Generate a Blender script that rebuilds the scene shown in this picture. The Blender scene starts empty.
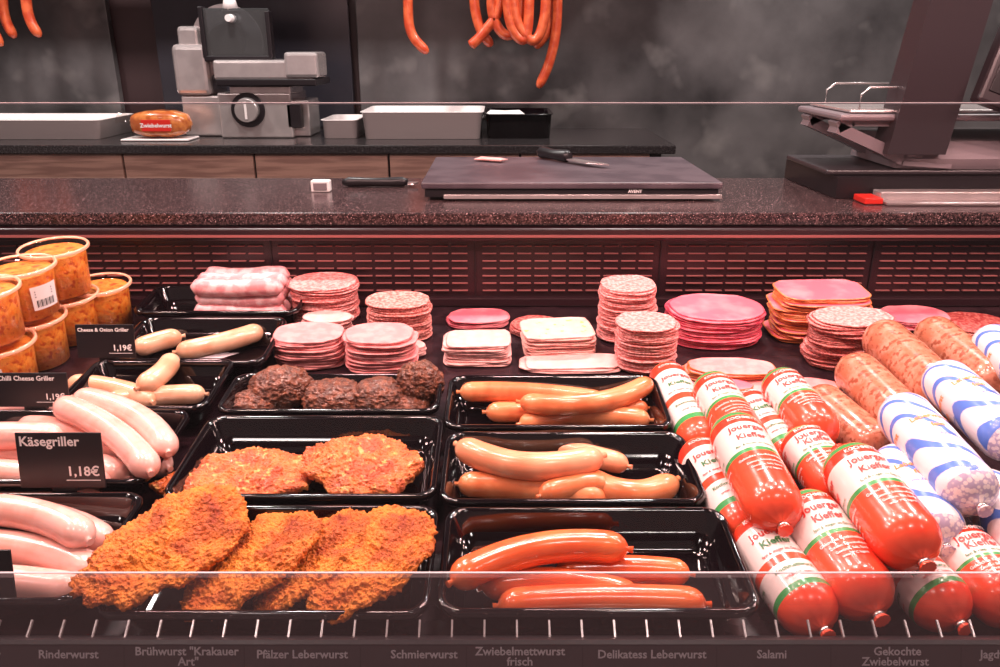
import bpy, bmesh, math, random
from mathutils import Vector, Matrix, noise
R=random.Random(11)
CZ=1.35; F=800.0; PT=math.radians(19.8); c,s=math.cos(PT),math.sin(PT)
TL=math.radians(5.5); ct,st=math.cos(TL),math.sin(TL); RH=0.045
N=Vector((0,-st,ct)); T=Vector((0,ct,st))
O=Vector((0,.568,CZ-.46))-N*RH
DM=Matrix.Translation(O)@Matrix.Rotation(TL,4,'X')
# ---- survey helpers: measured photo points -> metres on the real supporting surfaces
def ray(px,py):
    a=(px-500)/F; v=(py-333.5)/F
    return Vector((a,c-s*v,-s-c*v))
C0=Vector((0,0,CZ))
def deck(px,py,h=0.0):
    d=ray(px,py); p0=O+N*h
    t=(p0-C0).dot(N)/d.dot(N); p=C0+d*t
    return p.x,(p-O).dot(T)
def hz(px,py,z):
    d=ray(px,py); t=(z-CZ)/d.z; p=C0+d*t; return p.x,p.y
def vy(px,py,Y):
    d=ray(px,py); t=Y/d.y; p=C0+d*t; return p.x,p.z
def proj(u,v,h):
    p=DM@Vector((u,v,h))-C0; dp=p.y*c-p.z*s
    return 500+F*p.x/dp, 333.5+F*(-p.y*s-p.z*c)/dp, dp
# ---- materials
def mat(name,c1,c2=None,scale=60,rough=.4,bump=0,bscale=None,coat=0,metal=0,lo=.42,hi=.6,kind='noise',sss=0,alpha=1,detail=4,c3=None,c3scale=200,c3t=.6,spec=.5,stretch=None,bdist=.002,crough=.1,rot=None,c3w=.09):
    m=bpy.data.materials.new(name); m.use_nodes=True; nt=m.node_tree; b=nt.nodes['Principled BSDF']
    b.inputs['Base Color'].default_value=(*c1,1); b.inputs['Roughness'].default_value=rough
    b.inputs['Metallic'].default_value=metal; b.inputs['Coat Weight'].default_value=coat; b.inputs['Coat Roughness'].default_value=crough
    b.inputs['Specular IOR Level'].default_value=spec
    if sss: b.inputs['Subsurface Weight'].default_value=sss; b.inputs['Subsurface Radius'].default_value=(.01,.004,.002); b.inputs['Subsurface Scale'].default_value=.5
    b.inputs['Alpha'].default_value=alpha
    tc=nt.nodes.new('ShaderNodeTexCoord'); mp=nt.nodes.new('ShaderNodeMapping'); nt.links.new(tc.outputs['Object'],mp.inputs[0])
    if stretch: mp.inputs['Scale'].default_value=stretch
    if rot: mp.inputs['Rotation'].default_value=rot
    col=None
    if c2:
        if kind=='voronoi':
            t=nt.nodes.new('ShaderNodeTexVoronoi'); t.inputs['Scale'].default_value=scale; out=t.outputs['Distance']
        elif kind=='wave':
            t=nt.nodes.new('ShaderNodeTexWave'); t.inputs['Scale'].default_value=scale; t.inputs['Distortion'].default_value=9; t.inputs['Detail'].default_value=1.5; t.inputs['Detail Scale'].default_value=.6; out=t.outputs['Fac']
        else:
            t=nt.nodes.new('ShaderNodeTexNoise'); t.inputs['Scale'].default_value=scale; t.inputs['Detail'].default_value=detail; out=t.outputs['Fac']
        nt.links.new(mp.outputs[0],t.inputs['Vector'])
        r=nt.nodes.new('ShaderNodeValToRGB'); r.color_ramp.elements[0].position=lo; r.color_ramp.elements[1].position=hi
        r.color_ramp.elements[0].color=(*c1,1); r.color_ramp.elements[1].color=(*c2,1)
        nt.links.new(out,r.inputs[0]); col=r.outputs[0]
        if c3:
            t2=nt.nodes.new('ShaderNodeTexNoise'); t2.inputs['Scale'].default_value=c3scale; t2.inputs['Detail'].default_value=3
            nt.links.new(mp.outputs[0],t2.inputs['Vector'])
            r2=nt.nodes.new('ShaderNodeValToRGB'); r2.color_ramp.elements[0].position=c3t; r2.color_ramp.elements[1].position=c3t+c3w
            nt.links.new(t2.outputs['Fac'],r2.inputs[0])
            mx=nt.nodes.new('ShaderNodeMix'); mx.data_type='RGBA'; nt.links.new(r2.outputs[0],mx.inputs[0]); nt.links.new(col,mx.inputs[6]); mx.inputs[7].default_value=(*c3,1); col=mx.outputs[2]
        nt.links.new(col,b.inputs['Base Color'])
    if bump:
        t3=nt.nodes.new('ShaderNodeTexNoise'); t3.inputs['Scale'].default_value=bscale or scale; t3.inputs['Detail'].default_value=5
        nt.links.new(mp.outputs[0],t3.inputs['Vector'])
        bp=nt.nodes.new('ShaderNodeBump'); bp.inputs['Strength'].default_value=bump; bp.inputs['Distance'].default_value=bdist
        nt.links.new(t3.outputs['Fac'],bp.inputs['Height']); nt.links.new(bp.outputs[0],b.inputs['Normal'])
    return m
def glassmat(name,tint=(1,1,1),gl=.03,dif=0,difc=(.6,.6,.6)):
    m=bpy.data.materials.new(name); m.use_nodes=True; nt=m.node_tree; nt.nodes.clear()
    o=nt.nodes.new('ShaderNodeOutputMaterial'); tr=nt.nodes.new('ShaderNodeBsdfTransparent'); tr.inputs[0].default_value=(*tint,1)
    g=nt.nodes.new('ShaderNodeBsdfGlossy'); g.inputs['Roughness'].default_value=.03
    mx=nt.nodes.new('ShaderNodeMixShader'); mx.inputs[0].default_value=gl
    nt.links.new(tr.outputs[0],mx.inputs[1]); nt.links.new(g.outputs[0],mx.inputs[2]); last=mx
    if dif:
        d=nt.nodes.new('ShaderNodeBsdfDiffuse'); d.inputs[0].default_value=(*difc,1)
        m2=nt.nodes.new('ShaderNodeMixShader'); m2.inputs[0].default_value=dif
        nt.links.new(mx.outputs[0],m2.inputs[1]); nt.links.new(d.outputs[0],m2.inputs[2]); last=m2
    nt.links.new(last.outputs[0],o.inputs[0]); return m
M={}
M['tray']=mat('black_plastic',(.004,.002,.003),rough=.07,spec=.7)
M['deck']=mat('dark_deck',(.016,.006,.009),(.030,.013,.017),40,rough=.26)
M['panel']=mat('rear_panel_paint',(.022,.006,.009),rough=.34)
M['litlip']=mat('lit_lip',(.30,.10,.095),rough=.4)  # pinkish tone stands in for light caught on the vent lips
M['granite']=mat('granite',(.020,.011,.012),(.115,.062,.062),260,rough=.22,lo=.48,hi=.66,c3=(.68,.42,.42),c3scale=420,c3t=.62)
M['steel']=mat('brushed_steel',(.62,.52,.52),(.48,.40,.40),30,rough=.28,metal=.8,stretch=(1,30,30))
M['steelb']=mat('pale_steel',(.68,.60,.59),(.60,.53,.52),20,rough=.26,metal=.7)
M['slate']=mat('slate_wall',(.022,.020,.021),(.120,.107,.108),2.8,rough=.30,detail=15,lo=.33,hi=.70,bump=.5,bscale=16,c3=(.19,.17,.165),c3scale=5,c3t=.56,c3w=.25)
M['slate_d']=mat('dark_slate_panel',(.016,.014,.019),(.032,.029,.036),2.5,rough=.22,detail=8,lo=.3,hi=.7)
M['gap']=mat('wall_gap',(.030,.012,.013),rough=.5)
M['wood']=mat('drawer_wood',(.66,.42,.33),(.42,.25,.20),5,rough=.45,stretch=(1,1,12),detail=6)
M['ctop']=mat('back_counter_top',(.016,.013,.014),(.06,.052,.053),160,rough=.2,lo=.5,hi=.7)
M['black']=mat('matte_black',(.008,.005,.007),rough=.38)
M['dark']=mat('dark_grey_plastic',(.034,.026,.030),rough=.33)
M['grey']=mat('grey_plastic',(.20,.16,.175),rough=.33)
M['white']=mat('white_enamel',(.80,.71,.70),rough=.3)
M['paper']=mat('white_print',(.88,.83,.82),rough=.5)
M['greyprint']=mat('grey_print',(.45,.43,.45),rough=.6)
M['board']=mat('cutting_board',(.062,.042,.053),(.098,.070,.083),14,rough=.38,bump=.1,bscale=300)
M['floor']=mat('floor_tile',(.05,.04,.04),(.07,.06,.06),5,rough=.4)
M['ceil']=mat('ceiling_paint',(.22,.18,.17),rough=.8)
M['glass']=glassmat('case_glass',(.985,.99,.985),.014)
M['glass2']=glassmat('upstand_glass',(.90,.89,.89),.035,.06,(.9,.66,.68))
M['glassedge']=mat('glass_edge',(.62,.52,.54),rough=.2)
M['plastic_clear']=glassmat('clear_tub_plastic',(.98,.95,.93),.08)
M['guard']=glassmat('guard_plastic',(.35,.38,.40),.14,.05)
# food
M['wurst_red']=mat('bockwurst_skin',(.74,.105,.030),(.84,.17,.05),25,rough=.22,coat=.6,sss=.1,bump=.08,bscale=90)
M['wurst_tan']=mat('griller_skin',(.82,.29,.15),(.90,.40,.23),22,rough=.25,coat=.5,sss=.1,bump=.1,bscale=80)
M['wurst_org']=mat('cooked_griller_skin',(.70,.17,.06),(.82,.27,.11),28,rough=.25,coat=.5,sss=.1,bump=.1,bscale=80)
M['wurst_pale']=mat('pale_wurst_skin',(.82,.38,.31),(.88,.48,.42),35,rough=.25,coat=.5,sss=.12,bump=.08,bscale=90)
M['wurst_beige']=mat('beige_wurst_skin',(.70,.33,.19),(.80,.45,.29),30,rough=.26,coat=.5,sss=.12)
M['hang']=mat('smoked_wurst_skin',(.55,.06,.02),(.72,.13,.045),30,rough=.3,coat=.4)
M['schnitzel']=mat('bread_crumb_crust',(.90,.27,.025),(.62,.12,.010),45,rough=.55,bump=1.0,bscale=330,lo=.38,hi=.66,detail=8,c3=(.36,.045,.006),c3scale=30,c3t=.52,bdist=.006,c3w=.22)
M['cutlet']=mat('cheesy_crust',(.80,.19,.03),(.50,.07,.012),40,rough=.40,bump=1.0,bscale=260,coat=.25,detail=8,lo=.38,hi=.64,c3=(.90,.42,.12),c3scale=100,c3t=.58,bdist=.005)
M['frik']=mat('meatball_crust',(.095,.024,.011),(.27,.075,.032),120,rough=.4,bump=1.0,bscale=240,coat=.3,lo=.4,hi=.66,bdist=.005)
pinks={'pink':((.88,.25,.25),(.92,.34,.33),60),'mott':((.80,.17,.16),(.92,.42,.39),190),'ham':((.84,.14,.19),(.90,.27,.30),20),
 'pale':((.90,.40,.37),(.92,.48,.45),60),'salami':((.64,.12,.10),(.90,.40,.35),210),'dark':((.34,.03,.03),(.60,.18,.15),200),
 'dots':((.90,.42,.37),(.90,.49,.43),60),'wrap':((.74,.27,.28),(.90,.54,.55),60)}
for k,(a,b_,sc) in pinks.items():
    M['f_'+k]=mat('slice_face_'+k,a,b_,sc,rough=.42,coat=.15,sss=.06,spec=.4,crough=.2,c3=(.50,.46,.13) if k=='dots' else None,c3scale=90,c3t=.64,c3w=.04)
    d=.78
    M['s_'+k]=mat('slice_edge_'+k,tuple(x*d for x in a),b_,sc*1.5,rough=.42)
M['s_rind']=mat('orange_rind',(.66,.14,.03),(.80,.28,.10),80,rough=.4)
M['s_hamrind']=mat('ham_rind',(.66,.045,.10),(.80,.14,.19),80,rough=.35)
M['salad']=mat('paprika_salad',(.86,.22,.022),(.90,.34,.05),110,rough=.35,coat=.3,bump=.5,bscale=140,lo=.38,hi=.6,c3=(.60,.09,.01),c3scale=100,c3t=.55,bdist=.004)
M['rim']=mat('tub_lid_rim',(.85,.42,.27),rough=.25,coat=.5)
M['redfilm']=mat('red_film',(.80,.050,.022),(.86,.085,.035),20,rough=.24,coat=.5,bump=.15,bscale=60)
M['whitefilm']=mat('white_film',(.86,.68,.65),rough=.28,coat=.4)
M['greenfilm']=mat('green_film',(.05,.30,.08),rough=.28,coat=.4)
M['redprint']=mat('red_print',(.62,.02,.012),rough=.4)
M['greenprint']=mat('green_print',(.02,.16,.04),rough=.4)
M['clearmeat']=mat('liver_sausage_skin',(.50,.155,.085),(.64,.27,.18),60,rough=.24,coat=.5,c3=(.34,.085,.045),c3scale=130,c3t=.52)
M['bluefilm']=mat('blue_wave_film',(.82,.72,.74),(.10,.20,.62),16,rough=.28,coat=.4,kind='wave',lo=.80,hi=.86,rot=(.3,.5,.9))
M['bluefilm2']=mat('blue_band',(.08,.17,.55),rough=.3,coat=.4)
M['orangeprint']=mat('orange_print',(.88,.25,.04),rough=.4)
M['net']=mat('white_net_film',(.80,.66,.66),(.45,.36,.50),220,rough=.3,coat=.4,kind='voronoi',lo=.45,hi=.6)
M['bread']=mat('bagged_loaf_crust',(.42,.09,.02),(.62,.20,.05),40,rough=.25,coat=.7)
M['clip']=mat('metal_clip',(.8,.78,.75),rough=.25,metal=1)
# ---- mesh tools
class B:
    def __init__(s,*mats): s.bm=bmesh.new(); s.m=list(mats)
    def mi(s,k):
        if k not in s.m: s.m.append(k)
        return s.m.index(k)
    def face(s,vs,k,smooth=False):
        try: f=s.bm.faces.new(vs)
        except ValueError: return
        f.material_index=s.mi(k); f.smooth=smooth
    def box(s,x0,x1,y0,y1,z0,z1,k,bev=0,mtx=None,segs=2):
        r=bmesh.ops.create_cube(s.bm,size=1); vs=r['verts']
        for v in vs: v.co=Vector(((x0+x1)/2+v.co.x*(x1-x0),(y0+y1)/2+v.co.y*(y1-y0),(z0+z1)/2+v.co.z*(z1-z0)))
        fs=set(f for v in vs for f in v.link_faces)
        if bev:
            es=list(set(e for v in vs for e in v.link_edges))
            rr=bmesh.ops.bevel(s.bm,geom=es,offset=bev,segments=segs,affect='EDGES',profile=.5)
            fs=set(rr['faces'])|set(f for f in fs if f.is_valid)
            allv=set(v for f in fs for v in f.verts); fs=set(f for v in allv for f in v.link_faces)
        for f in fs: f.material_index=s.mi(k)
        if mtx:
            for v in set(v for f in fs for v in f.verts): v.co=mtx@v.co
    def loft(s,rings,k,cap=True,smooth=True,closed=True,kf=None):
        R_=[[s.bm.verts.new(p) for p in r] for r in rings]
        n=len(R_[0])
        for i in range(len(R_)-1):
            for j in range(n if closed else n-1):
                kk=kf(i,j) if kf else k
                s.face([R_[i][j],R_[i][(j+1)%n],R_[i+1][(j+1)%n],R_[i+1][j]],kk,smooth)
        if cap:
            s.face(list(reversed(R_[0])),kf(0,0) if kf else k); s.face(R_[-1],kf(len(R_)-2,0) if kf else k)
    def tube(s,pts,rad,k,seg=16,kf=None,up=Vector((0,0,1))):
        rings=[]; pts=[Vector(p) for p in pts]
        for i,p in enumerate(pts):
            t=(pts[min(i+1,len(pts)-1)]-pts[max(i-1,0)]).normalized()
            a=up.cross(t)
            if a.length<.05: a=Vector((1,0,0)).cross(t)
            a.normalize(); b_=t.cross(a)
            rings.append([p+(a*math.cos(2*math.pi*j/seg)+b_*math.sin(2*math.pi*j/seg))*rad[i] for j in range(seg)])
        s.loft(rings,k,kf=kf)
    def cyl(s,p0,p1,r0,r1,k,seg=32,smooth=True):
        p0,p1=Vector(p0),Vector(p1); s.tube([p0,p1],[r0,r1],k,seg)
    def text(s,body,size,fn,k,align='CENTER'):
        vs,fs=textgeo(body,size,align)
        V=[s.bm.verts.new(fn(x,y)) for x,y in vs]
        for f in fs: s.face([V[i] for i in f],k)
    def done(s,name,mtx=Matrix.Identity(4),parent=None,recalc=True):
        if recalc: bmesh.ops.recalc_face_normals(s.bm,faces=s.bm.faces)
        me=bpy.data.meshes.new(name); s.bm.to_mesh(me); s.bm.free()
        for k in s.m: me.materials.append(M[k])
        o=bpy.data.objects.new(name,me); bpy.context.scene.collection.objects.link(o)
        o.matrix_world=mtx
        if parent: o.parent=parent
        return o
TG={}
def textgeo(body,size,align):
    key=(body,size,align)
    if key in TG: return TG[key]
    cu=bpy.data.curves.new('t','FONT'); cu.body=body; cu.size=size; cu.align_x=align; cu.align_y='CENTER'; cu.resolution_u=2; cu.offset=size*.022
    o=bpy.data.objects.new('t',cu); bpy.context.scene.collection.objects.link(o)
    dg=bpy.context.evaluated_depsgraph_get(); me=bpy.data.meshes.new_from_object(o.evaluated_get(dg))
    r=([(v.co.x,v.co.y) for v in me.vertices],[list(p.vertices) for p in me.polygons])
    bpy.data.objects.remove(o); bpy.data.curves.remove(cu); bpy.data.meshes.remove(me)
    TG[key]=r; return r
def empty(name,loc=(0,0,0)):
    o=bpy.data.objects.new(name,None); o.location=loc; bpy.context.scene.collection.objects.link(o); return o
# ---- ROOM
b=B(); b.box(-4,4,-1.5,3.6,-.05,0,'floor'); b.done('floor')
b=B(); b.box(-4,4,3.45,3.6,0,3,'gap'); b.done('wall_back')
b=B(); b.box(-4,4,-1.5,3.6,3,3.1,'ceil'); b.done('ceiling')
def X(px,Y=3.43): return vy(px,60,Y)[0]
pn=empty('wall_panelling')
for n,(a,b2,k) in enumerate([(-260,116,'slate'),(160,352,'slate_d'),(359,1300,'slate')]):
    b=B(); b.box(X(a),X(b2),3.41,3.448,0.0 if n==2 else 1.03,2.99,k,.004); b.done('slate_panel_%d'%(n+1),parent=pn)
# ---- BACK COUNTER
zc=CZ-.322; xr=vy(676,150,2.8)[0]
bc=empty('back_counter')
b=B(); b.box(-3.2,xr,2.8,3.4,zc-.03,zc,'ctop',.004); b.done('worktop',parent=bc)
b=B(); b.box(-3.2,xr-.04,2.85,3.4,.1,zc-.032,'black'); b.box(-3.15,xr-.06,2.88,3.35,.002,.1,'black'); b.done('carcass',parent=bc)
ed=[-320,-10,124,255,389,520,650]
b=B()
for i in range(6):
    x0=vy(ed[i],168,2.83)[0]+.004; x1=vy(ed[i+1],168,2.83)[0]-.004
    x1=min(x1,xr-.04)
    b.box(x0,x1,2.83,2.848,.75,zc-.034,'wood',.002); b.box(x0,x1,2.83,2.848,.12,.742,'wood',.002)
b.done('drawer_fronts',parent=bc)
# ---- SERVICE COUNTER (granite)
zg=CZ-.266
sc=empty('service_counter')
b=B(); b.box(-1.7,1.9,1.34,1.72,zg-.022,zg,'granite',.003); b.done('granite_top',parent=sc)
b=B(); b.box(-1.68,1.88,1.375,1.70,.02,zg-.024,'black'); b.done('counter_body',parent=sc)
# ---- DISPLAY CASE
dc=empty('display_case')
b=B(); b.box(-1.3,1.5,-.005,.775,-.02,-.0005,'deck'); b.done('deck',DM,dc)
zdf=(DM@Vector((0,-.005,-.02))).z
b=B(); b.box(-1.3,1.5,.56,1.33,.1,zdf-.002,'black'); b.box(-1.25,1.45,.62,1.3,.0,.1,'black'); b.done('case_body',parent=dc)
zb=(DM@Vector((0,.775,0))).z
b=B(); b.box(-1.3,1.5,1.345,1.365,zb-.02,zg-.026,'panel')
b.box(-1.3,1.5,1.325,1.345,zg-.045,zg-.024,'panel',.003)
b.box(-1.3,1.5,1.322,1.326,zg-.0385,zg-.0345,'litlip')  # thin pale strip drawn as the bright glint along the ledge
seams=[-300,-110,80,272,475,660,872,1060,1250]
z0=vy(500,290,1.345)[1]; z1=vy(500,238,1.345)[1]
for i in range(len(seams)-1):
    xa=vy(seams[i],260,1.345)[0]; xb=vy(seams[i+1],260,1.345)[0]
    b.box(xb-.001,xb+.001,1.342,1.346,zb,z1+.012,'black')
    n=10; w=(xb-xa-.02)/n
    for j in range(n):
        for r in range(8):
            z=z0+(z1-z0)*r/7
            b.box(xa+.01+j*w+.003,xa+.01+(j+1)*w-.003,1.3405,1.3455,z-.0007,z+.0007,'litlip')
b.box(-1.3,1.5,1.335,1.345,zb,z0-.012,'panel',.002)
b.done('rear_vent_panel',parent=dc)
# front rail
b=B()
prof=[(.566,CZ-.515),(.566,CZ-.486),(.560,CZ-.478),(.538,CZ-.462),(.535,CZ-.461),(.532,CZ-.463),(.518,CZ-.505),(.500,CZ-.56),(.56,CZ-.56)]
b.loft([[Vector((-1.3,y,z)) for y,z in prof],[Vector((1.5,y,z)) for y,z in prof]],'black',smooth=False)
for i in range(90):
    x=-1.2+i*.0276
    b.box(x-.0008,x+.0008,-.0135,.0125,0,.0022,'steel',0,Matrix.Translation((0,.5490,CZ-.4692))@Matrix.Rotation(math.radians(36),4,'X')@Matrix.Rotation(math.pi,4,'X'))
b.done('front_rail',parent=dc)
p0=Vector((0,.532,CZ-.463)); p1=Vector((0,.518,CZ-.505)); dn=(p1-p0).normalized(); nn=Vector((0,-1,.3)); nn=(nn-dn*nn.dot(dn)).normalized()
b=B('greyprint')
b.loft([[Vector((-1.3,0,0))+p0+nn*.0004+dn*.001,Vector((-1.3,0,0))+p1+nn*.0004-dn*.002],[Vector((1.5,0,0))+p0+nn*.0004+dn*.001,Vector((1.5,0,0))+p1+nn*.0004-dn*.002]],'dark',cap=False,closed=False,smooth=False)
def striptext(px,body,dy,size=.0098):
    q=.0082+dy; pp=p0+dn*q; d=ray(px,651); x=d.x*pp.y/ d.y
    b.text(body,size,lambda tx,ty:Vector((x+tx,0,0))+pp-dn*ty+nn*.0008,'greyprint')
for px,t,t2 in [(68,'Rinderwurst',None),(187,'Brühwurst "Krakauer','Art"'),(302,'Pfälzer Leberwurst',None),(424,'Schmierwurst',None),(520,'Zwiebelmettwurst','frisch'),(652,'Delikatess Leberwurst',None),(772,'Salami',None),(897,'Gekochte','Zwiebelwurst'),(1004,'Jagdwurst',None),(-2,'r',None)]:
    striptext(px,t,0 if not t2 else -.0025)
    if t2: striptext(px,t2,.0060)
for px in(-20,124,244,360,466,582,716,830,960):
    d=ray(px,652); x=d.x*.53/d.y
    b.loft([[Vector((x,0,0))+p0+dn*.002+nn*.0008,Vector((x,0,0))+p1+nn*.0008],[Vector((x+.0008,0,0))+p0+dn*.002+nn*.0008,Vector((x+.0008,0,0))+p1+nn*.0008]],'black',cap=False,closed=False)
b.done('price_strip',parent=dc,recalc=False)
# glass
b=B(); zt=vy(500,574,.478)[1]
b.box(-1.3,1.5,.474,.480,CZ-.56,zt,'glass2'); b.box(-1.3,1.5,.4785,.4803,zt,zt+.0004,'glassedge'); b.done('upstand_glass',parent=dc)
zt2=vy(500,104,.62)[1]
b=B(); 
q0=Vector((0,.482,zt-.03)); q1=Vector((0,.62,zt2))
b.loft([[Vector((x,0,0))+q0,Vector((x,0,0))+q1,Vector((x,.005,0))+q1,Vector((x,.005,0))+q0] for x in(-1.3,1.5)],'glass',smooth=False)
b.box(-1.3,1.5,.62,.625,zt2,zt2+.0009,'glassedge'); b.done('front_glass',parent=dc)
# lamp canopy above (out of the picture)
b=B(); b.box(-1.3,1.5,.76,.84,CZ+.34,CZ+.36,'black',.004); b.box(-1.3,1.5,.95,1.03,CZ+.34,CZ+.36,'black',.004)
for x in(-1.29,1.47): b.box(x,x+.02,.76,1.36,CZ+.36,CZ+.38,'dark'); b.box(x,x+.02,1.30,1.36,CZ-.24,CZ+.36,'dark')
b.done('lamp_canopy',parent=dc)
# ---- TRAYS
def rr(w,d,r,z,n=5):
    out=[]; 
    for cx,cy,a0 in((w/2-r,d/2-r,0),(-w/2+r,d/2-r,90),(-w/2+r,-d/2+r,180),(w/2-r,-d/2+r,270)):
        for i in range(n+1):
            a=math.radians(a0+90*i/n); out.append(Vector((cx+r*math.cos(a),cy+r*math.sin(a),z)))
    return out
def tray(xl,xr_,yf,yb,H=RH):
    u0,v0=deck(xl,yf,H); u1,_=deck(xr_,yf,H); v1=deck((xl+xr_)/2,yb,H)[1]
    u0+=.002;u1-=.002;v0+=.001;v1-=.002
    w=u1-u0; d=v1-v0; b=B()
    rings=[rr(w-.05,d-.05,.012,.0008),rr(w-.044,d-.044,.014,.004),rr(w-.012,d-.012,.018,H-.006),rr(w-.001,d-.001,.02,H-.008),rr(w,d,.02,H-.006),rr(w,d,.02,H-.002),rr(w-.003,d-.003,.02,H),rr(w-.010,d-.010,.018,H),rr(w-.014,d-.014,.017,H-.003),rr(w-.034,d-.034,.016,.012),rr(w-.040,d-.040,.014,.007),rr(w-.050,d-.050,.01,.005)]
    b.loft(rings,'tray')
    b.done('serving_tray',DM@Matrix.Translation(((u0+u1)/2,(v0+v1)/2,0)))
for a in [(433,768,613,505),(436,712,502,430),(441,677,427,374),(84,430,615,503),(156,437,497,414),(211,440,411,372),(-250,78,602,490),(-160,146,482,408),(46,206,408,357),(98,264,362,316),(128,298,312,284)]: tray(*a)
# ---- SAUSAGES
def sausage(name,x0,y0,x1,y1,h,r,k,bend=.15,h1=None,twist=0):
    h1=h if h1 is None else h1
    a=Vector((*deck(x0,y0,h),h)); e=Vector((*deck(x1,y1,h1),h1))
    L=(e-a).length; mid=(a+e)/2; dr=(e-a).normalized(); side=Vector((-dr.y,dr.x,0))
    ctrl=mid+side*L*bend*2; n=22; pts=[];rad=[]
    for i in range(n+1):
        t=i/n; t2=.5-.5*math.cos(math.pi*t)
        p=a*(1-t2)**2+ctrl*2*t2*(1-t2)+e*t2*t2
        pts.append(p-mid); dd=min(t2,1-t2)*L
        q=min(1,dd/(r*1.15)); rr_=r*math.sqrt(max(0,1-(1-q)**2))
        rad.append(max(rr_*(1+.03*noise.noise(p*40)),r*.16))
    d0=(pts[0]-pts[1]).normalized(); d1=(pts[-1]-pts[-2]).normalized()
    pts=[pts[0]+d0*.005]+pts+[pts[-1]+d1*.005]; rad=[r*.22]+rad+[r*.22]
    b=B(); b.tube(pts,rad,k,20); b.done(name,DM@Matrix.Translation(mid))
S=sausage
r=.0150
S('red_bockwurst',498,606,706,604,.021,r,'wurst_red',.03)
S('red_bockwurst',482,588,640,600,.021,.0145,'wurst_red',.10)
S('red_bockwurst',556,572,690,574,.021,.0135,'wurst_red',.04)
S('red_bockwurst',452,582,628,549,.046,.0155,'wurst_red',.13,h1=.046)
r=.0148
S('griller_sausage',458,484,606,500,.021,r,'wurst_org',.04)
S('griller_sausage',472,434,628,466,.021,.013,'wurst_tan',.04)
S('griller_sausage',582,474,676,480,.024,.0155,'wurst_org',-.30)
S('griller_sausage',458,445,602,456,.046,.016,'wurst_tan',-.19)
S('griller_sausage',540,496,610,484,.030,.013,'wurst_org',.08)
S('krakauer_sausage',486,412,650,420,.020,.0135,'wurst_org',.03)
S('krakauer_sausage',520,424,648,408,.020,.012,'wurst_org',.05)
S('krakauer_sausage',460,392,606,402,.038,.0135,'wurst_org',.05)
S('krakauer_sausage',520,402,650,382,.042,.0135,'wurst_org',-.16)
r=.0165
for a in [(-60,512,108,545,.022,.10),(-60,545,100,575,.022,.08),(-60,580,80,592,.022,.03),(-50,510,88,540,.046,.10)]:
    S('pale_bratwurst',a[0],a[1],a[2],a[3],a[4],r,'wurst_pale',a[5])
for a in [(-50,455,128,478,.022,.08),(-60,470,110,486,.022,.02),(20,425,168,468,.024,.05),(-40,418,75,412,.030,.06),(58,405,150,472,.052,.06),(75,398,168,452,.050,.10),(-60,440,62,438,.048,.05)]:
    S('pale_bratwurst',a[0],a[1],a[2],a[3],a[4],r,'wurst_pale',a[5])
S('beige_bratwurst',68,384,152,402,.024,.0150,'wurst_beige',.07)
S('beige_bratwurst',105,402,205,394,.022,.0135,'wurst_beige',.05)
S('beige_bratwurst',138,388,172,358,.042,.0145,'wurst_beige',-.1)
S('beige_bratwurst',134,350,182,336,.024,.0150,'wurst_beige',.07)
S('beige_bratwurst',176,352,262,330,.026,.0150,'wurst_beige',-.06)
# ---- BREADED CUTLETS
def blob(name,x0,y0,x1,y1,wid,k,h0,h1,th=.012,seed=0,amp=.10,roll=0,rough=1.0):
    a=Vector((*deck(x0,y0,h0),h0)); e=Vector((*deck(x1,y1,h1),h1)); mid=(a+e)/2; L=(e-a).length
    X_=(e-a).normalized(); Y_=Vector((0,0,1)).cross(X_).normalized(); Z_=X_.cross(Y_)
    mt=Matrix((X_,Y_,Z_)).transposed().to_4x4()
    b=B(); bmesh.ops.create_icosphere(b.bm,subdivisions=7,radius=1)
    sd=Vector((seed*7.3,seed*3.1,seed))
    for v in b.bm.verts:
        p=v.co.copy(); flat=math.copysign(abs(p.z)**.75,p.z)
        ang=math.atan2(p.y,p.x); lob=1+amp*1.4*noise.noise(Vector((math.cos(ang)*1.3,math.sin(ang)*1.3,0))+sd)+amp*.7*noise.noise(Vector((math.cos(ang)*4,math.sin(ang)*4,3))+sd)
        q=Vector((p.x*L/2*lob,p.y*wid/2*lob*(1+.18*p.x),flat*th/2))
        q.z+=th*.5*noise.noise(q*26+sd)+ (.0036*noise.noise(q*62+sd))
        n2=max(0,noise.noise(q*280+sd)); n3=noise.noise(q*560+sd)
        q+=rough*(v.co*(.0018*noise.noise(q*130+sd)+.0032*n2+.0010*n3)+Vector((0,0,math.copysign(1,v.co.z)*(.0019*n2+.0008*n3))))
        v.co=q
    for f in b.bm.faces: f.smooth=True; f.material_index=b.mi(k)
    b.done(name,DM@Matrix.Translation(mid)@mt@Matrix.Rotation(math.radians(roll),4,'X'),recalc=False)
blob('breaded_schnitzel',82,602,238,497,.098,'schnitzel',.052,.066,.015,1,roll=8,amp=.16)
blob('breaded_schnitzel',188,618,304,512,.106,'schnitzel',.028,.052,.015,2,roll=-14)
blob('breaded_schnitzel',262,616,352,512,.098,'schnitzel',.022,.042,.015,3,roll=-20)
blob('breaded_schnitzel',318,618,412,510,.114,'schnitzel',.036,.058,.016,4,roll=-14,amp=.07)
blob('paprika_cutlet',160,482,318,474,.100,'cutlet',.022,.022,.018,5,amp=.16,rough=.9)
blob('paprika_cutlet',298,446,416,480,.108,'cutlet',.034,.024,.020,6,amp=.16,rough=.9)
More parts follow.
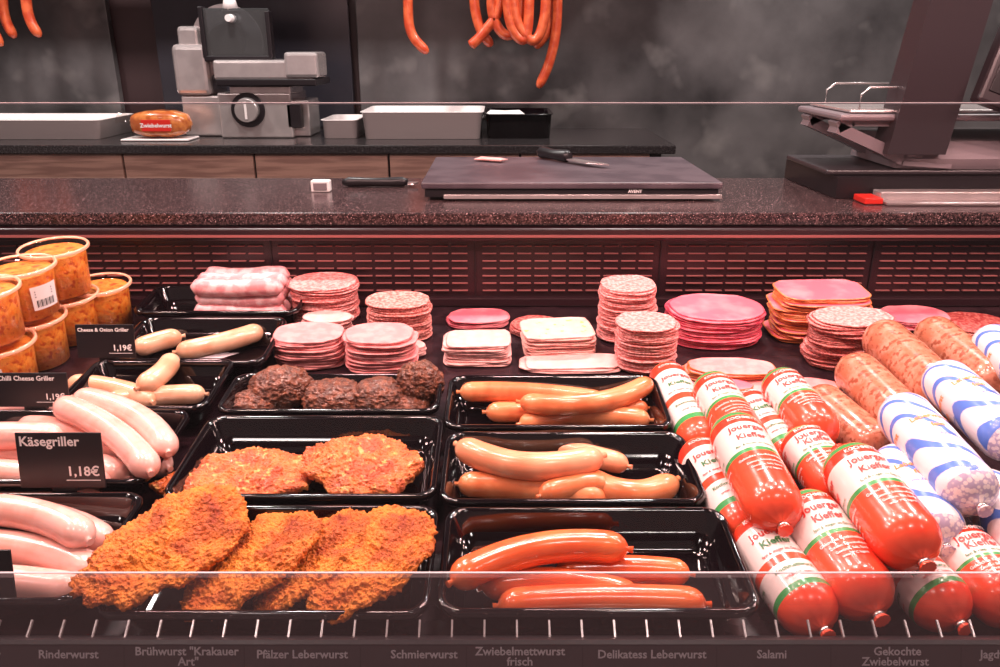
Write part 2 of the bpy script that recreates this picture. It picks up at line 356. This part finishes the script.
for i,(x,y,w,hh,h) in enumerate([(281,387,62,.056,.033),(254,404,46,.034,.022),(334,397,62,.044,.028),(379,396,58,.044,.028),(420,383,48,.062,.040),(406,404,46,.03,.020)]):
    dp=proj(*deck(x,y,h),h)[2]; W=w*dp/F
    u,v=deck(x,y,h); b=B(); bmesh.ops.create_icosphere(b.bm,subdivisions=6,radius=1)
    for q in b.bm.verts:
        p=q.co; n1=1+.10*noise.noise(p*2+Vector((i*5,0,0)))+.08*noise.noise(p*5+Vector((i,2,0)))+.06*noise.noise(p*11+Vector((i,2,0)))+.04*noise.noise(p*22)
        q.co=Vector((p.x*W/2,p.y*W/2*.85,p.z*hh/2))*n1
    for f in b.bm.faces: f.smooth=True; f.material_index=b.mi('frik')
    b.done('meatball',DM@Matrix.Translation((u,v,h)),recalc=False)
# ---- SLICE STACKS
def stack(name,cx,w,yb,yt,k,side=None,shape=2.0,asp=1.0,th=.0026,jit=.0018,rot=0,spread=0):
    u,v0=deck(cx,yb,0); dp=proj(u,v0,0)[2]; rad=w*dp/F/2; rv=rad*asp; v=v0+rv
    v=min(v,.768-rv)
    lo,hi=.001,.2
    for _ in range(30):
        m=(lo+hi)/2
        if proj(u,v+rv*.95,m)[1]>yt: lo=m
        else: hi=m
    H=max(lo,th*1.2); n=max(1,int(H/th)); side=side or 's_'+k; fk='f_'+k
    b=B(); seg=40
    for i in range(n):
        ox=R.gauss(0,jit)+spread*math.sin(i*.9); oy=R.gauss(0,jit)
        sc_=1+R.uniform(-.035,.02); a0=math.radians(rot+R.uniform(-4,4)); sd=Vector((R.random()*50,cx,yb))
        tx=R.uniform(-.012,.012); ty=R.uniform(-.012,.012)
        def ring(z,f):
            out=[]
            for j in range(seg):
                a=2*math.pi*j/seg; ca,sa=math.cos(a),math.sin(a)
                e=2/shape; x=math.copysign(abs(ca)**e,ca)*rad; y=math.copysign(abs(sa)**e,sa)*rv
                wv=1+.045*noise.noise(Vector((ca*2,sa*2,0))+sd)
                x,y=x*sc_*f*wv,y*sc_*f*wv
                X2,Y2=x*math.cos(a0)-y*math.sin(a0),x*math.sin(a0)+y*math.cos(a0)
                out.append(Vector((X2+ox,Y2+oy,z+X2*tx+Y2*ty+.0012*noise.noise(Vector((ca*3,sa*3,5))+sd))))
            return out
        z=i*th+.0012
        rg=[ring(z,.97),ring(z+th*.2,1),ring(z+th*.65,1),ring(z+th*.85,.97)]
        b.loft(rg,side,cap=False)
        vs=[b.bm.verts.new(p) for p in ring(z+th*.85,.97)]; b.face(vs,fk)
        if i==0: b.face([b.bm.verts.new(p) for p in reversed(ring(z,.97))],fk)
    return b.done(name,DM@Matrix.Translation((u,v,0)),recalc=False)
K=stack
K('sliced_bologna_stack',328,64,314,272,'mott',shape=2.4,asp=.75)
K('sliced_bologna_stack',398,63,344,291,'salami',shape=2.3,asp=.7)
K('sliced_bologna_stack',326,50,340,310,'pale',shape=2,asp=.6)
K('sliced_bologna_stack',307,70,372,322,'pink',shape=2.6,asp=.72)
K('sliced_bologna_stack',379,70,376,322,'pink',shape=2.6,asp=.72)
K('sliced_ham_stack',478,62,330,307,'ham',shape=2.6,asp=.6)
K('sliced_loaf_stack',477,66,367,330,'pale',shape=6,asp=.62,th=.003)
K('sliced_salami_stack',535,52,340,315,'dark',asp=.8)
K('sliced_loaf_stack',559,72,360,318,'dots',shape=6,asp=.68,th=.003,rot=4)
K('sliced_loaf_stack',572,96,374,354,'pale',shape=5,asp=.35,jit=.004)
K('sliced_bologna_stack',628,56,345,275,'mott',shape=2.3,asp=.85)
K('sliced_bologna_stack',648,61,376,311,'mott',shape=2.3,asp=.8)
K('cooked_ham_stack',720,98,351,294,'ham','s_hamrind',shape=2.2,asp=.75)
K('smoked_ham_stack',823,88,345,280,'ham','s_rind',shape=4,asp=.62,jit=.003)
K('sliced_salami_stack',852,82,372,306,'mott','s_dark',shape=2.2,asp=.62,jit=.003,rot=8)
K('sliced_ham_stack',925,66,333,305,'ham',shape=2.5,asp=.7)
K('sliced_salami_stack',985,76,338,312,'dark',asp=.7)
K('smoked_ham_stack',868,58,362,330,'pale','s_rind',shape=4,asp=.5)
K('sliced_pork_roast',733,90,384,357,'pink','s_rind',shape=2.6,asp=.42,jit=.002)
K('sliced_pork_roast',676,44,404,376,'ham','s_rind',shape=2.2,asp=.7,jit=.003)
K('sliced_pork_roast',790,110,398,382,'pink','s_rind',shape=2.6,asp=.35,jit=.003)
K('sliced_pork_roast',728,60,400,380,'ham','s_rind',shape=2.2,asp=.4,jit=.003)
K('sliced_bologna_stack',405,40,360,340,'pale',asp=.6)
# wrapped pack of pale sausages
b=B(); u,v=deck(238,318,.02); 
for row in range(3):
    for j in range(3):
        L=.158-.006*row+R.uniform(-.006,.006); z=.022+row*.022; y=.03+j*.028+(row%2)*.006
        pts=[];rad=[]
        for i in range(21):
            t=i/20; dd=min(t,1-t)*L; q=min(1,dd/.014); pts.append((-L/2+L*t,y+.002*math.sin(t*5+j),z+.002*math.sin(t*7+row))); rad.append(max((.0145+.0012*noise.noise(Vector((t*9,row,j))))*math.sqrt(1-(1-q)**2),.003))
        b.tube(pts,rad,'f_wrap',16)
b.done('wrapped_sausage_pack',DM@Matrix.Translation((u,v-.012,0)))
# ---- CHUBS
def chub(name,x0,y0,x1,y1,h0,h1,r,style):
    a=Vector((*deck(x0,y0,h0),h0)); e=Vector((*deck(x1,y1,h1),h1)); mid=(a+e)/2; L=(e-a).length
    X_=(e-a).normalized(); Z_=Vector((0,-.55,1)); Z_=(Z_-X_*Z_.dot(X_)).normalized(); Y_=Z_.cross(X_)
    mt=Matrix((X_,Y_,Z_)).transposed().to_4x4()
    n=60; xs=[];rad=[]
    for i in range(n+1):
        t=i/n; x=-L/2+L*t; dd=min(t,1-t)*L; q=min(1,dd/(r*1.0)); xs.append(x); rad.append(max(r*(1-(1-q)**2.2)**.5 if q<1 else r,r*.13)*(1+.02*noise.noise(Vector((x*45,h0*100,x0)))))
    xs=[-L/2-.010,-L/2-.004]+xs+[L/2+.004,L/2+.010]; rad=[r*.24,r*.13]+rad+[r*.13,r*.24]
    seg=36; b=B()
    def band(f):
        if style=='red':
            if f<.10: return 'redfilm'
            if f<.15: return 'greenfilm'
            if f<.23: return 'redfilm'
            if f<.50: return 'whitefilm'
            if f<.54: return 'greenfilm'
            return 'redfilm'
        if style=='redwhite':
            if f<.08: return 'greenfilm'
            if f<.20: return 'redfilm'
            if f<.52: return 'whitefilm'
            if f<.59: return 'redfilm'
            if f<.76: return 'whitefilm'
            if f<.82: return 'greenfilm'
            return 'redfilm'
        if style=='blue':
            if f<.10 or f>.90: return 'net'
            return 'bluefilm'
        return 'clearmeat'
    rings=[]
    for x,q in zip(xs,rad):
        w_=.10*max(0,1-q/(r*.93)) 
        rings.append([Vector((x,q*math.sin(2*math.pi*j/seg)*(1+w_*math.sin(j*2.1)),q*math.cos(2*math.pi*j/seg)*(1+w_*math.sin(j*2.1)))) for j in range(seg)])
    tot=len(xs)
    def kf(i,j):
        x=(xs[i]+xs[min(i+1,tot-1)])/2
        if i<2 or i>=tot-3: return {'meat':'clearmeat','blue':'net'}.get(style,'redfilm')
        return band((x+L/2)/L)
    b.loft(rings,'redfilm',kf=kf)
    for sg in(-1,1): b.cyl((sg*(L/2+.002),0,0),(sg*(L/2+.006),0,0),r*.19,r*.19,'clip',12)
    def tx(body,size,fr,k,da=0):
        x00=-L/2+fr*L; R_=r*1.022
        b.text(body,size,lambda x,y:Vector((x00-y,R_*math.sin(x/R_+da),R_*math.cos(x/R_+da))),k)
    if style in('red','redwhite'):
        for da in(0,2.1,-2.1):
            if style=='red':
                tx('KOCHMETT',.0062,.19,'whitefilm',da)
                tx('Jouerger',.0118,.29,'redprint',da); tx('Kieffer',.0118,.385,'redprint',da); tx('fein & mager im Genuss',.0044,.465,'greenprint',da)
                tx('Gekochte Kochmettwurst',.0048,.59,'whitefilm',da); tx('Zutaten: Schweinefleisch',.0038,.64,'whitefilm',da); tx('Gewürze, Salz, Speck',.0038,.68,'whitefilm',da); tx('unter 7°C lagern',.0038,.72,'whitefilm',da)
            else:
                tx('KOCHMETT',.0062,.14,'whitefilm',da)
                tx('Jouerger',.0118,.29,'redprint',da); tx('Kieffer',.0118,.39,'greenprint',da); tx('fein & mager im Genuss',.0044,.48,'redprint',da)
                tx('Kochmettwurst',.0064,.64,'greenprint',da); tx('unter 7°C lagern',.0044,.71,'redprint',da)
    if style=='blue':
        for da in(0,2.1,-2.1): tx('Leberwurst',.0095,.38,'orangeprint',da); tx('fein',.0095,.47,'orangeprint',da); tx('mit Zwiebeln',.0052,.56,'bluefilm2',da)
    b.done(name,DM@Matrix.Translation(mid)@mt)
Cb=chub
Cb('wrapped_cooked_sausage',664,372,706,452,.030,.030,.027,'redwhite')
Cb('wrapped_cooked_sausage',694,448,752,540,.030,.030,.027,'redwhite')
Cb('wrapped_cooked_sausage',748,528,822,628,.030,.030,.0285,'redwhite')
Cb('wrapped_cooked_sausage',742,400,800,470,.030,.030,.027,'redwhite')
Cb('wrapped_cooked_sausage',708,382,752,452,.062,.060,.027,'red')
Cb('wrapped_cooked_sausage',775,378,826,440,.066,.060,.027,'red')
Cb('wrapped_cooked_sausage',730,424,782,524,.076,.070,.030,'red')
Cb('wrapped_cooked_sausage',796,436,846,500,.056,.050,.028,'red')
Cb('wrapped_cooked_sausage',796,500,876,612,.052,.040,.031,'red')
Cb('wrapped_cooked_sausage',842,455,922,560,.088,.080,.031,'red')
Cb('wrapped_cooked_sausage',880,540,958,622,.030,.030,.029,'redwhite')
Cb('wrapped_cooked_sausage',950,536,1020,620,.036,.032,.029,'red')
Cb('blue_wrapped_sausage',890,455,945,545,.050,.050,.028,'blue')
Cb('blue_wrapped_sausage',895,405,980,505,.086,.080,.030,'blue')
Cb('blue_wrapped_sausage',935,372,1022,450,.094,.088,.029,'blue')
Cb('blue_wrapped_sausage',985,336,1060,404,.080,.080,.028,'blue')
Cb('blue_wrapped_sausage',975,480,1040,560,.050,.050,.028,'blue')
Cb('liver_sausage',876,332,952,404,.072,.068,.031,'meat')
Cb('liver_sausage',848,364,918,434,.056,.050,.030,'meat')
Cb('liver_sausage',925,328,1004,390,.054,.050,.030,'meat')
Cb('liver_sausage',812,396,884,458,.029,.029,.029,'meat')
# ---- SALAD TUBS
def tub(x,y,level,label=False,lang=-120):
    u,v=deck(x,y,0); b=B(); rb,rt,H=.041,.047,.074
    z0=level*.079
    pr=[(rb-.002,.003),(rt-.0035,H-.008),(rt-.0045,H-.006)]
    seg=40
    def rg(r_,z): return [Vector((r_*math.cos(2*math.pi*j/seg),r_*math.sin(2*math.pi*j/seg),z)) for j in range(seg)]
    b.loft([rg(q,z) for q,z in pr],'salad')
    b.loft([rg(rb,.0008),rg(rt-.001,H-.004),rg(rt+.002,H-.004),rg(rt+.003,H-.002),rg(rt+.003,H+.002),rg(rt,H+.003)],'plastic_clear',cap=False)
    b.loft([rg(rt+.0034,H-.002),rg(rt+.0036,H+.001),rg(rt+.002,H+.0030),rg(rt+.0005,H+.0028),rg(rt-.001,H+.001)],'rim',cap=False)
    b.loft([rg(rt-.001,H+.001),rg(.001,H+.001)],'plastic_clear',cap=False)
    if label:
        a0=math.radians(lang)
        def P(a,z,o=.0006):
            q=rb+(rt-rb)*z/H+o; return Vector((q*math.cos(a),q*math.sin(a),z))
        L=[[P(a0+.9*i/8,.018),P(a0+.9*i/8,.054)] for i in range(9)]
        b.loft(L,'paper',cap=False,closed=False)
        for i in range(14):
            a=a0+.12+.045*i; 
            b.loft([[P(a,.022,.0011),P(a,.033,.0011)],[P(a+.012+.016*(i%3==0),.022,.0011),P(a+.012+.016*(i%3==0),.033,.0011)]],'black',cap=False,closed=False)
        for z in(.038,.042,.046): b.loft([[P(a0+.1,z,.0011),P(a0+.1,z+.0012,.0011)],[P(a0+.7,z,.0011),P(a0+.7,z+.0012,.0011)]],'black',cap=False,closed=False)
    b.done('salad_tub',DM@Matrix.Translation((u,v,z0)),recalc=False)
for x,y,l,lb,la in [(75,338,0,0,0),(76,338,1,0,0),(42,362,0,0,0),(44,361,1,1,-50),(10,390,0,1,-110),(9,389,1,1,-100),(108,326,0,0,0),(-52,395,0,0,0),(-40,350,0,0,0),(-40,350,1,0,0)]: tub(x,y,l,lb,la)
# ---- PRICE TAGS
def tag(x0,y0,x1,y1,h,lines,price,name='price_tag'):
    u0,v0=deck(x0,y1,h); u1,_=deck(x1,y1,h); w=u1-u0; dp=proj(u0,v0,h)[2]; H=(y1-y0)*dp/F/.97
    b=B(); b.box(0,w,0,.002,0,H,'black',.0006); b.box(w*.35,w*.65,.002,.012,-.004,.006,'black')
    b.box(w*.38,w*.62,.003,.006,-h+.008,.004,'black') if h>.02 else None
    for i,t in enumerate(lines):
        b.text(t,min(H*.24,w*.93/(len(t)*.47)),lambda x,y:Vector((w*.04+x,-.0004,H*(.84-.2*i)+y)),'paper','LEFT')
    if price: b.text(price,H*.24,lambda x,y:Vector((w*.95+x,-.0004,H*.30+y)),'paper','RIGHT'); b.box(w*.55,w*.95,-.0005,0,H*.14,H*.15,'paper')
    rx=Matrix.Rotation(math.radians(-14),4,'X')
    b.done(name,DM@Matrix.Translation((u0,v0,h))@rx,recalc=False)
tag(78,325,136,358,.047,['Cheese & Onion Griller'],'1,19€')
tag(-2,373,70,407,.047,['Chilli Cheese Griller'],'1,19€')
tag(21,432,106,488,.047,['Käsegriller'],'1,18€')
tag(-70,548,16,598,.047,[],None)
# ---- CUTTING BOARD on granite
zt_=CZ-.232
bx0=(421-500)/F*(1.45*c+.232*s); bx1=(723-500)/F*(1.45*c+.232*s)
b=B(); b.box(bx0,bx1,1.447,1.80,zt_-.012,zt_,'board',.003); b.box(bx0+.006,bx1-.006,1.452,1.80,zg+.006,zt_-.0125,'black',.002); b.box(bx0+.04,bx1-.0,1.4465,1.452,zg+.004,zg+.012,'steelb',.001)
for x in(bx0+.05,bx1-.05):
    for y in(1.48,1.69): b.cyl((x,y,zg+.0006),(x,y,zg+.007),.012,.012,'black',16)
b.text('AVENT',.008,lambda x,y:Vector(((bx0+bx1)/2+.115+x,1.4508,zg+.017+y)),'paper')
b.done('cutting_board')
def knife(name,x,y,z,ang,Lh,Lb,hm='black',hs_=1):
    b=B(); b.tube([(-Lh,0,.009*hs_),(-Lh*.9,0,.010*hs_),(-Lh*.5,0,.0095*hs_),(-.01,0,.010*hs_),(0,0,.010*hs_)],[.005*hs_,.010*hs_,.0085*hs_,.010*hs_,.006*hs_],hm,12)
    b.loft([[Vector((px_,py_,.006)) for px_,py_ in((0,-.010),(Lb*.6,-.014),(Lb,.004),(Lb*.9,.010),(0,.012))],[Vector((px_,py_,.0085)) for px_,py_ in((0,-.010),(Lb*.6,-.013),(Lb,.004),(Lb*.9,.010),(0,.012))]],'steel',smooth=False)
    b.done(name,Matrix.Translation((x,y,z))@Matrix.Rotation(ang,4,'Z'))
kx,ky=hz(568,160,zt_); knife('boning_knife',kx,min(ky,1.70),zt_+.0005,math.radians(-52),.10,.11,hs_=1.3)
kx,ky=hz(408,187,zg); knife('carving_knife',kx,ky,zg+.0005,math.radians(1),.13,.02)
x,y=hz(491,160,zt_); b=B(); b.tube([(-.035,0,.005),(-.02,.01,.006),(0,0,.006),(.02,-.01,.006),(.035,0,.005)],[.003,.012,.012,.012,.003],'f_pale',10)
for v in b.bm.verts: v.co.z=.0008+(v.co.z+.007)*.35
b.done('ham_scrap',Matrix.Translation((x,min(y,1.72),zt_)))
x,y=hz(316,196,zg); b=B(); b.box(-.018,.018,-.010,.010,.0005,.022,'paper',.002); b.box(-.013,.013,-.012,-.009,.004,.018,'grey',.001); b.done('label_roll_holder',Matrix.Translation((x,y+.05,zg)))
# ---- SCALE (right) on granite
sx=empty('weighing_scale')
def W(px,py,Y): 
    x,z=vy(px,py,Y); return Vector((x,Y,z))
b=B(); xs0=W(834,160,1.50).x
pl=[(0,1.47),(.75,1.47),(.75,1.715),(-.012,1.715)]
b.loft([[Vector((xs0+x,y,zg+.001)) for x,y in pl],[Vector((xs0+x,y,zg+.040)) for x,y in pl]],'black',smooth=False); b.box(xs0-.015,xs0+.74,1.49,1.71,zg+.041,zg+.050,'dark',.003); b.done('base',parent=sx)
b=B(); xq=W(882,185,1.43).x; b.box(xq,xq+.6,1.43,1.4625,zg+.001,zg+.020,'steelb',.002); b.box(xq,xq+.6,1.40,1.4625,zg+.001,zg+.006,'steel',.001); b.box(xq-.035,xq-.002,1.41,1.46,zg+.001,zg+.012,'redprint',.002); b.done('front_plate',parent=sx)
zs=zg+.051
def prof_body(x0,x1,pr,k,name,inset=.0):
    b=B(); n=6; rings=[]
    for i in range(n+1):
        x=x0+(x1-x0)*i/n; q=0 if 0<i<n else inset
        cy=sum(p[0] for p in pr)/len(pr); cz=sum(p[1] for p in pr)/len(pr)
        rings.append([Vector((x,cy+(y-cy)*(1-q),cz+(z-cz)*(1-q))) for y,z in pr])
    b.loft(rings,k,smooth=False); return b.done(name,parent=sx)
xb=W(896,150,1.5).x
prof_body(xb,xb+.42,[(1.49,zs),(1.48,zs+.02),(1.50,zs+.050),(1.60,zs+.060),(1.69,zs+.055),(1.70,zs)],'grey','body',.06)
b=B(); xp0=W(836,100,1.5).x
for dy in(0,.14):
    P=[(xb+.10,zs+.012),(xb+.01,zs+.018),(xb-.035,zs+.040),(xp0+.005,zs+.075),(xp0+.03,zs+.088),(xb+.06,zs+.086)]
    for i in range(len(P)-1):
        (xa_,za_),(xe_,ze_)=P[i],P[i+1]; dx,dz=xe_-xa_,ze_-za_; l=math.hypot(dx,dz); nx,nz=-dz/l*.010,dx/l*.010
        qd=[(xa_-nx,za_-nz),(xe_-nx,ze_-nz),(xe_+nx,ze_+nz),(xa_+nx,za_+nz)]
        b.loft([[Vector((x,1.485+dy,z)) for x,z in qd],[Vector((x,1.525+dy,z)) for x,z in qd]],'grey',smooth=False)
b.done('bracket',parent=sx)
b=B(); b.box(xp0,xp0+.55,1.47,1.69,zs+.088,zs+.100,'grey',.005); b.box(xp0+.02,xp0+.54,1.48,1.68,zs+.101,zs+.107,'steelb',.003); b.done('platter',parent=sx)
b=B(); xw=xp0+.04
for dy in(0,.16): b.tube([(xw,1.49+dy,zs+.107),(xw,1.49+dy,zs+.133),(xw+.015,1.49+dy,zs+.145),(xw+.12,1.49+dy,zs+.145)],[.002]*4,'steelb',8)
b.done('guard_wire',parent=sx)
b=B(); pa=W(898,132,1.46); pb=W(948,-40,1.46)
w=.095
b.loft([[Vector((pa.x-0.01,1.465,zs+.03)),Vector((pa.x+w,1.465,zs+.03)),Vector((pa.x+w,1.53,zs+.03)),Vector((pa.x-.01,1.53,zs+.03))],[Vector((pb.x-.02,1.44,pb.z)),Vector((pb.x+w-.01,1.44,pb.z)),Vector((pb.x+w-.01,1.50,pb.z)),Vector((pb.x-.02,1.50,pb.z))]],'dark',smooth=False)
b.done('display_column',parent=sx)
b=B(); b.box(0,.25,0,.03,0,.20,'dark',.006); b.box(.012,.238,-.002,.001,.02,.185,'black',.001)
q=W(978,100,1.42); b.done('display_screen',Matrix.Translation(q)@Matrix.Rotation(math.radians(18),4,'Y')@Matrix.Rotation(math.radians(-10),4,'X'),sx)
# ---- MEAT SLICER on back counter
ms=empty('meat_slicer'); Y0=3.02
def pb_(x0,y0,x1,y1,Y,dep,k,name,bev=.006):
    a=W(x0,y1,Y); e=W(x1,y0,Y); b=B(); b.box(a.x,e.x,Y,Y+dep,max(a.z,zc+.001),e.z,k,bev,segs=3); return b.done(name,parent=ms)
pb_(222,93,290,140,Y0,.25,'steelb','base'); pb_(186,96,224,136,Y0+.06,.2,'steelb','rear_foot'); pb_(290,100,308,138,Y0+.05,.18,'steelb','side_foot')
pb_(288,104,300,128,Y0+.0,.04,'black','foot_trim',.003)
pb_(214,60,312,80,Y0-.02,.24,'steelb','carriage',.01); pb_(216,79,316,86,Y0-.03,.25,'black','carriage_trim',.004); pb_(230,86,290,94,Y0-.0,.2,'steelb','slide',.004)
pb_(285,52,317,78,Y0-.03,.16,'steelb','carriage_handle_block',.012)
pb_(176,44,206,96,Y0+.05,.2,'steelb','motor_housing',.02); pb_(178,26,198,48,Y0+.07,.14,'steelb','motor_cap',.015)
b=B(); cc=W(248,110,Y0-.002); b.tube([cc,cc+Vector((0,-.006,0))],[.062,.060],'black',32); b.tube([cc+Vector((0,-.006,0)),cc+Vector((0,-.03,0))],[.045,.040],'steelb',32); b.box(cc.x-.004,cc.x+.004,Y0-.034,Y0-.031,cc.z-.03,cc.z+.03,'white'); b.done('thickness_knob',parent=ms)
b=B(); cc=W(228,42,Y0+.10); b.tube([cc,cc+Vector((0,-.008,0))],[.13,.128],'steel',48); b.tube([cc+Vector((0,-.008,0)),cc+Vector((0,-.03,0))],[.07,.06],'dark',32); b.done('blade',parent=ms)
b=B(); a=W(205,58,Y0+.03); e=W(268,8,Y0+.03); b.box(a.x,e.x,Y0+.03,Y0+.05,a.z,e.z,'guard',.008); b.box(a.x-.004,a.x+.012,Y0+.02,Y0+.06,a.z,e.z+.005,'black',.003); b.box(e.x-.012,e.x+.004,Y0+.02,Y0+.06,a.z,e.z-.01,'black',.003); b.box(a.x,e.x,Y0+.02,Y0+.06,a.z-.012,a.z+.008,'black',.003); b.done('blade_guard',parent=ms)
b=B(); cc=W(228,18,Y0+.0); b.tube([cc+Vector((0,.12,0)),cc],[.02,.012],'white',16); b.done('sharpener_knob',parent=ms)
b=B(); cc=W(229,-4,Y0+.06); b.tube([cc,cc+Vector((0,0,-.05))],[.018,.03],'white',16); b.done('push_grip',parent=ms)
# ---- BACK COUNTER ITEMS
def metaltray(name,x0,y0,x1,y1,k,Y=2.9,dep=.3):
    a=W(x0,y1,Y); e=W(x1,y0,Y); H=max(.02,e.z-zc); b=B(); w=e.x-a.x
    rings=[rr(w*.96,dep*.96,.02,.001),rr(w,dep,.025,H-.004),rr(w+.012,dep+.012,.028,H-.002),rr(w+.012,dep+.012,.028,H),rr(w,dep,.025,H),rr(w*.95,dep*.95,.02,max(.006,H-.02))]
    b.loft(rings,k); b.done(name,Matrix.Translation(((a.x+e.x)/2,Y+dep/2,zc)))
metaltray('steel_pan',-60,120,98,137,'white',2.97); metaltray('steel_pan',322,120,356,131,'white',3.0,.25)
metaltray('steel_pan',362,112,482,133,'white',2.98,.32); metaltray('black_pan',486,114,552,132,'tray',3.0)
b=B(); hp=W(505,108,3.1); b.tube([(-.09,0,0),(-.05,0,.02),(0,.02,.01),(.05,0,.02),(.09,0,0)],[.01,.03,.035,.03,.01],'paper',10)
for v in b.bm.verts: v.co.z=max(v.co.z*.7,-.002)
b.done('crumpled_paper',Matrix.Translation((hp.x,3.14,zc+.058)))
b=B(); a=W(126,134,2.92); e=W(188,134,2.92); L=e.x-a.x
b.box(-L/2-.02,L/2,-.06,.06,.001,.008,'white',.003)
rings=[]
for i in range(15):
    t=i/14; x=-L/2+L*t; f=max(.12,math.sin(math.pi*t)**.28)
    rings.append([Vector((x,.055*f*math.copysign(abs(math.cos(q))**.6,math.cos(q)),.058+.048*f*math.copysign(abs(math.sin(q))**.6,math.sin(q))+.003*noise.noise(Vector((t*9,q,2))))) for q in [2*math.pi*j/24 for j in range(24)]])
b.loft(rings,'bread')
b.tube([(-L/2+.012,0,.06),(-L/2-.01,0,.07),(-L/2-.035,0,.085)],[.02,.008,.03],'plastic_clear',14)
b.box(-L*.22,L*.25,-.0585,-.055,.035,.075,'redprint',.001)
b.text('Zwiebelwurst',.020,lambda x,y:Vector((L*.015+x,-.0590,.055+y)),'paper'); b.done('bagged_meat_loaf',Matrix.Translation(((a.x+e.x)/2,2.97,zc)))
# ---- HANGING SAUSAGES
hs=empty('hanging_sausages')
YH=3.22
loops=[[(410,-70),(408,5),(412,34),(428,53)],[(478,-70),(474,-5),(480,28),(492,46)],[(494,-50),(492,10),(506,35),(520,18),(522,-60)],[(507,-70),(508,10),(519,38),(528,26),(530,-70)],[(541,-70),(551,0),(549,28),(535,48)],[(557,-70),(557,18),(550,60),(538,88)],[(470,46),(484,32),(500,4),(506,-70)],[(513,-70),(514,0),(520,28),(535,40),(545,12),(546,-60)],[(3,-70),(3,8),(15,38)],[(24,-70),(27,8),(40,37)],[(-20,-70),(-18,5),(2,46)]]
def cr(P,n=8):
    out=[]
    for i in range(len(P)-1):
        p0_=P[max(i-1,0)];p1_=P[i];p2_=P[i+1];p3_=P[min(i+2,len(P)-1)]
        for j in range(n):
            t=j/n; out.append(.5*((2*p1_)+(p2_-p0_)*t+(2*p0_-5*p1_+4*p2_-p3_)*t*t+(3*p1_-p0_-3*p2_+p3_)*t**3))
    out.append(P[-1]); return out
for i,l in enumerate(loops):
    Yy=YH-.035*(i%4); P=cr([W(x,y,Yy) for x,y in l]); n=len(P); rad=[.0185]*n
    for q,f in((1,.35),(2,.7),(3,.9)): rad[-q]=.0185*f
    rad[0]=.005
    b=B(); b.tube(P,rad,'hang',14,up=Vector((0,1,0))); b.done('sausage_%d'%(i+1),parent=hs)
b=B(); zr=W(0,-70,YH).z+.01; b.box(-2.2,.6,YH-.12,YH+.02,zr,zr+.012,'steel',.002); b.box(-2.2,-2.18,YH+.02,3.40,zr,zr+.012,'steel'); b.box(.58,.60,YH+.02,3.40,zr,zr+.012,'steel'); b.done('hanging_rail',parent=hs)
# ---- CAMERA
cd=bpy.data.cameras.new('camera'); cd.sensor_width=36; cd.lens=F*36/1000; cam=bpy.data.objects.new('camera',cd); cam.location=(0,0,CZ); cam.rotation_euler=(math.radians(90)-PT,0,0); bpy.context.scene.collection.objects.link(cam); bpy.context.scene.camera=cam; cd.clip_start=.02
# ---- LIGHTS
def area(name,loc,rot,sx_,sy_,p,col):
    l=bpy.data.lights.new(name,'AREA'); l.shape='RECTANGLE'; l.size=sx_; l.size_y=sy_; l.energy=p; l.color=col
    o=bpy.data.objects.new(name,l); o.location=loc; o.rotation_euler=rot; bpy.context.scene.collection.objects.link(o)
for x in(-.95,-.57,-.19,.19,.57,.95,1.33):
    area('case_lamp',(x,.80,CZ+.335),(0,0,0),.10,.03,2.9,(1,.66,.59))
    area('case_lamp',(x-.12,.99,CZ+.335),(math.radians(8),0,0),.10,.03,2.4,(1,.56,.54))
for x in(-2.2,-.9,.5,1.8):
    area('ceiling_lamp',(x,2.2,2.98),(math.radians(10),0,0),.2,.2,40,(1,.93,.90))
    area('ceiling_lamp',(x,-.3,2.98),(math.radians(15),0,0),.3,.3,9,(1,.86,.82))
w=bpy.data.worlds.new('world'); w.use_nodes=True; w.node_tree.nodes['Background'].inputs[0].default_value=(1,.70,.68,1); w.node_tree.nodes['Background'].inputs[1].default_value=.24
bpy.context.scene.world=w
bpy.context.scene.view_settings.view_transform='Standard'
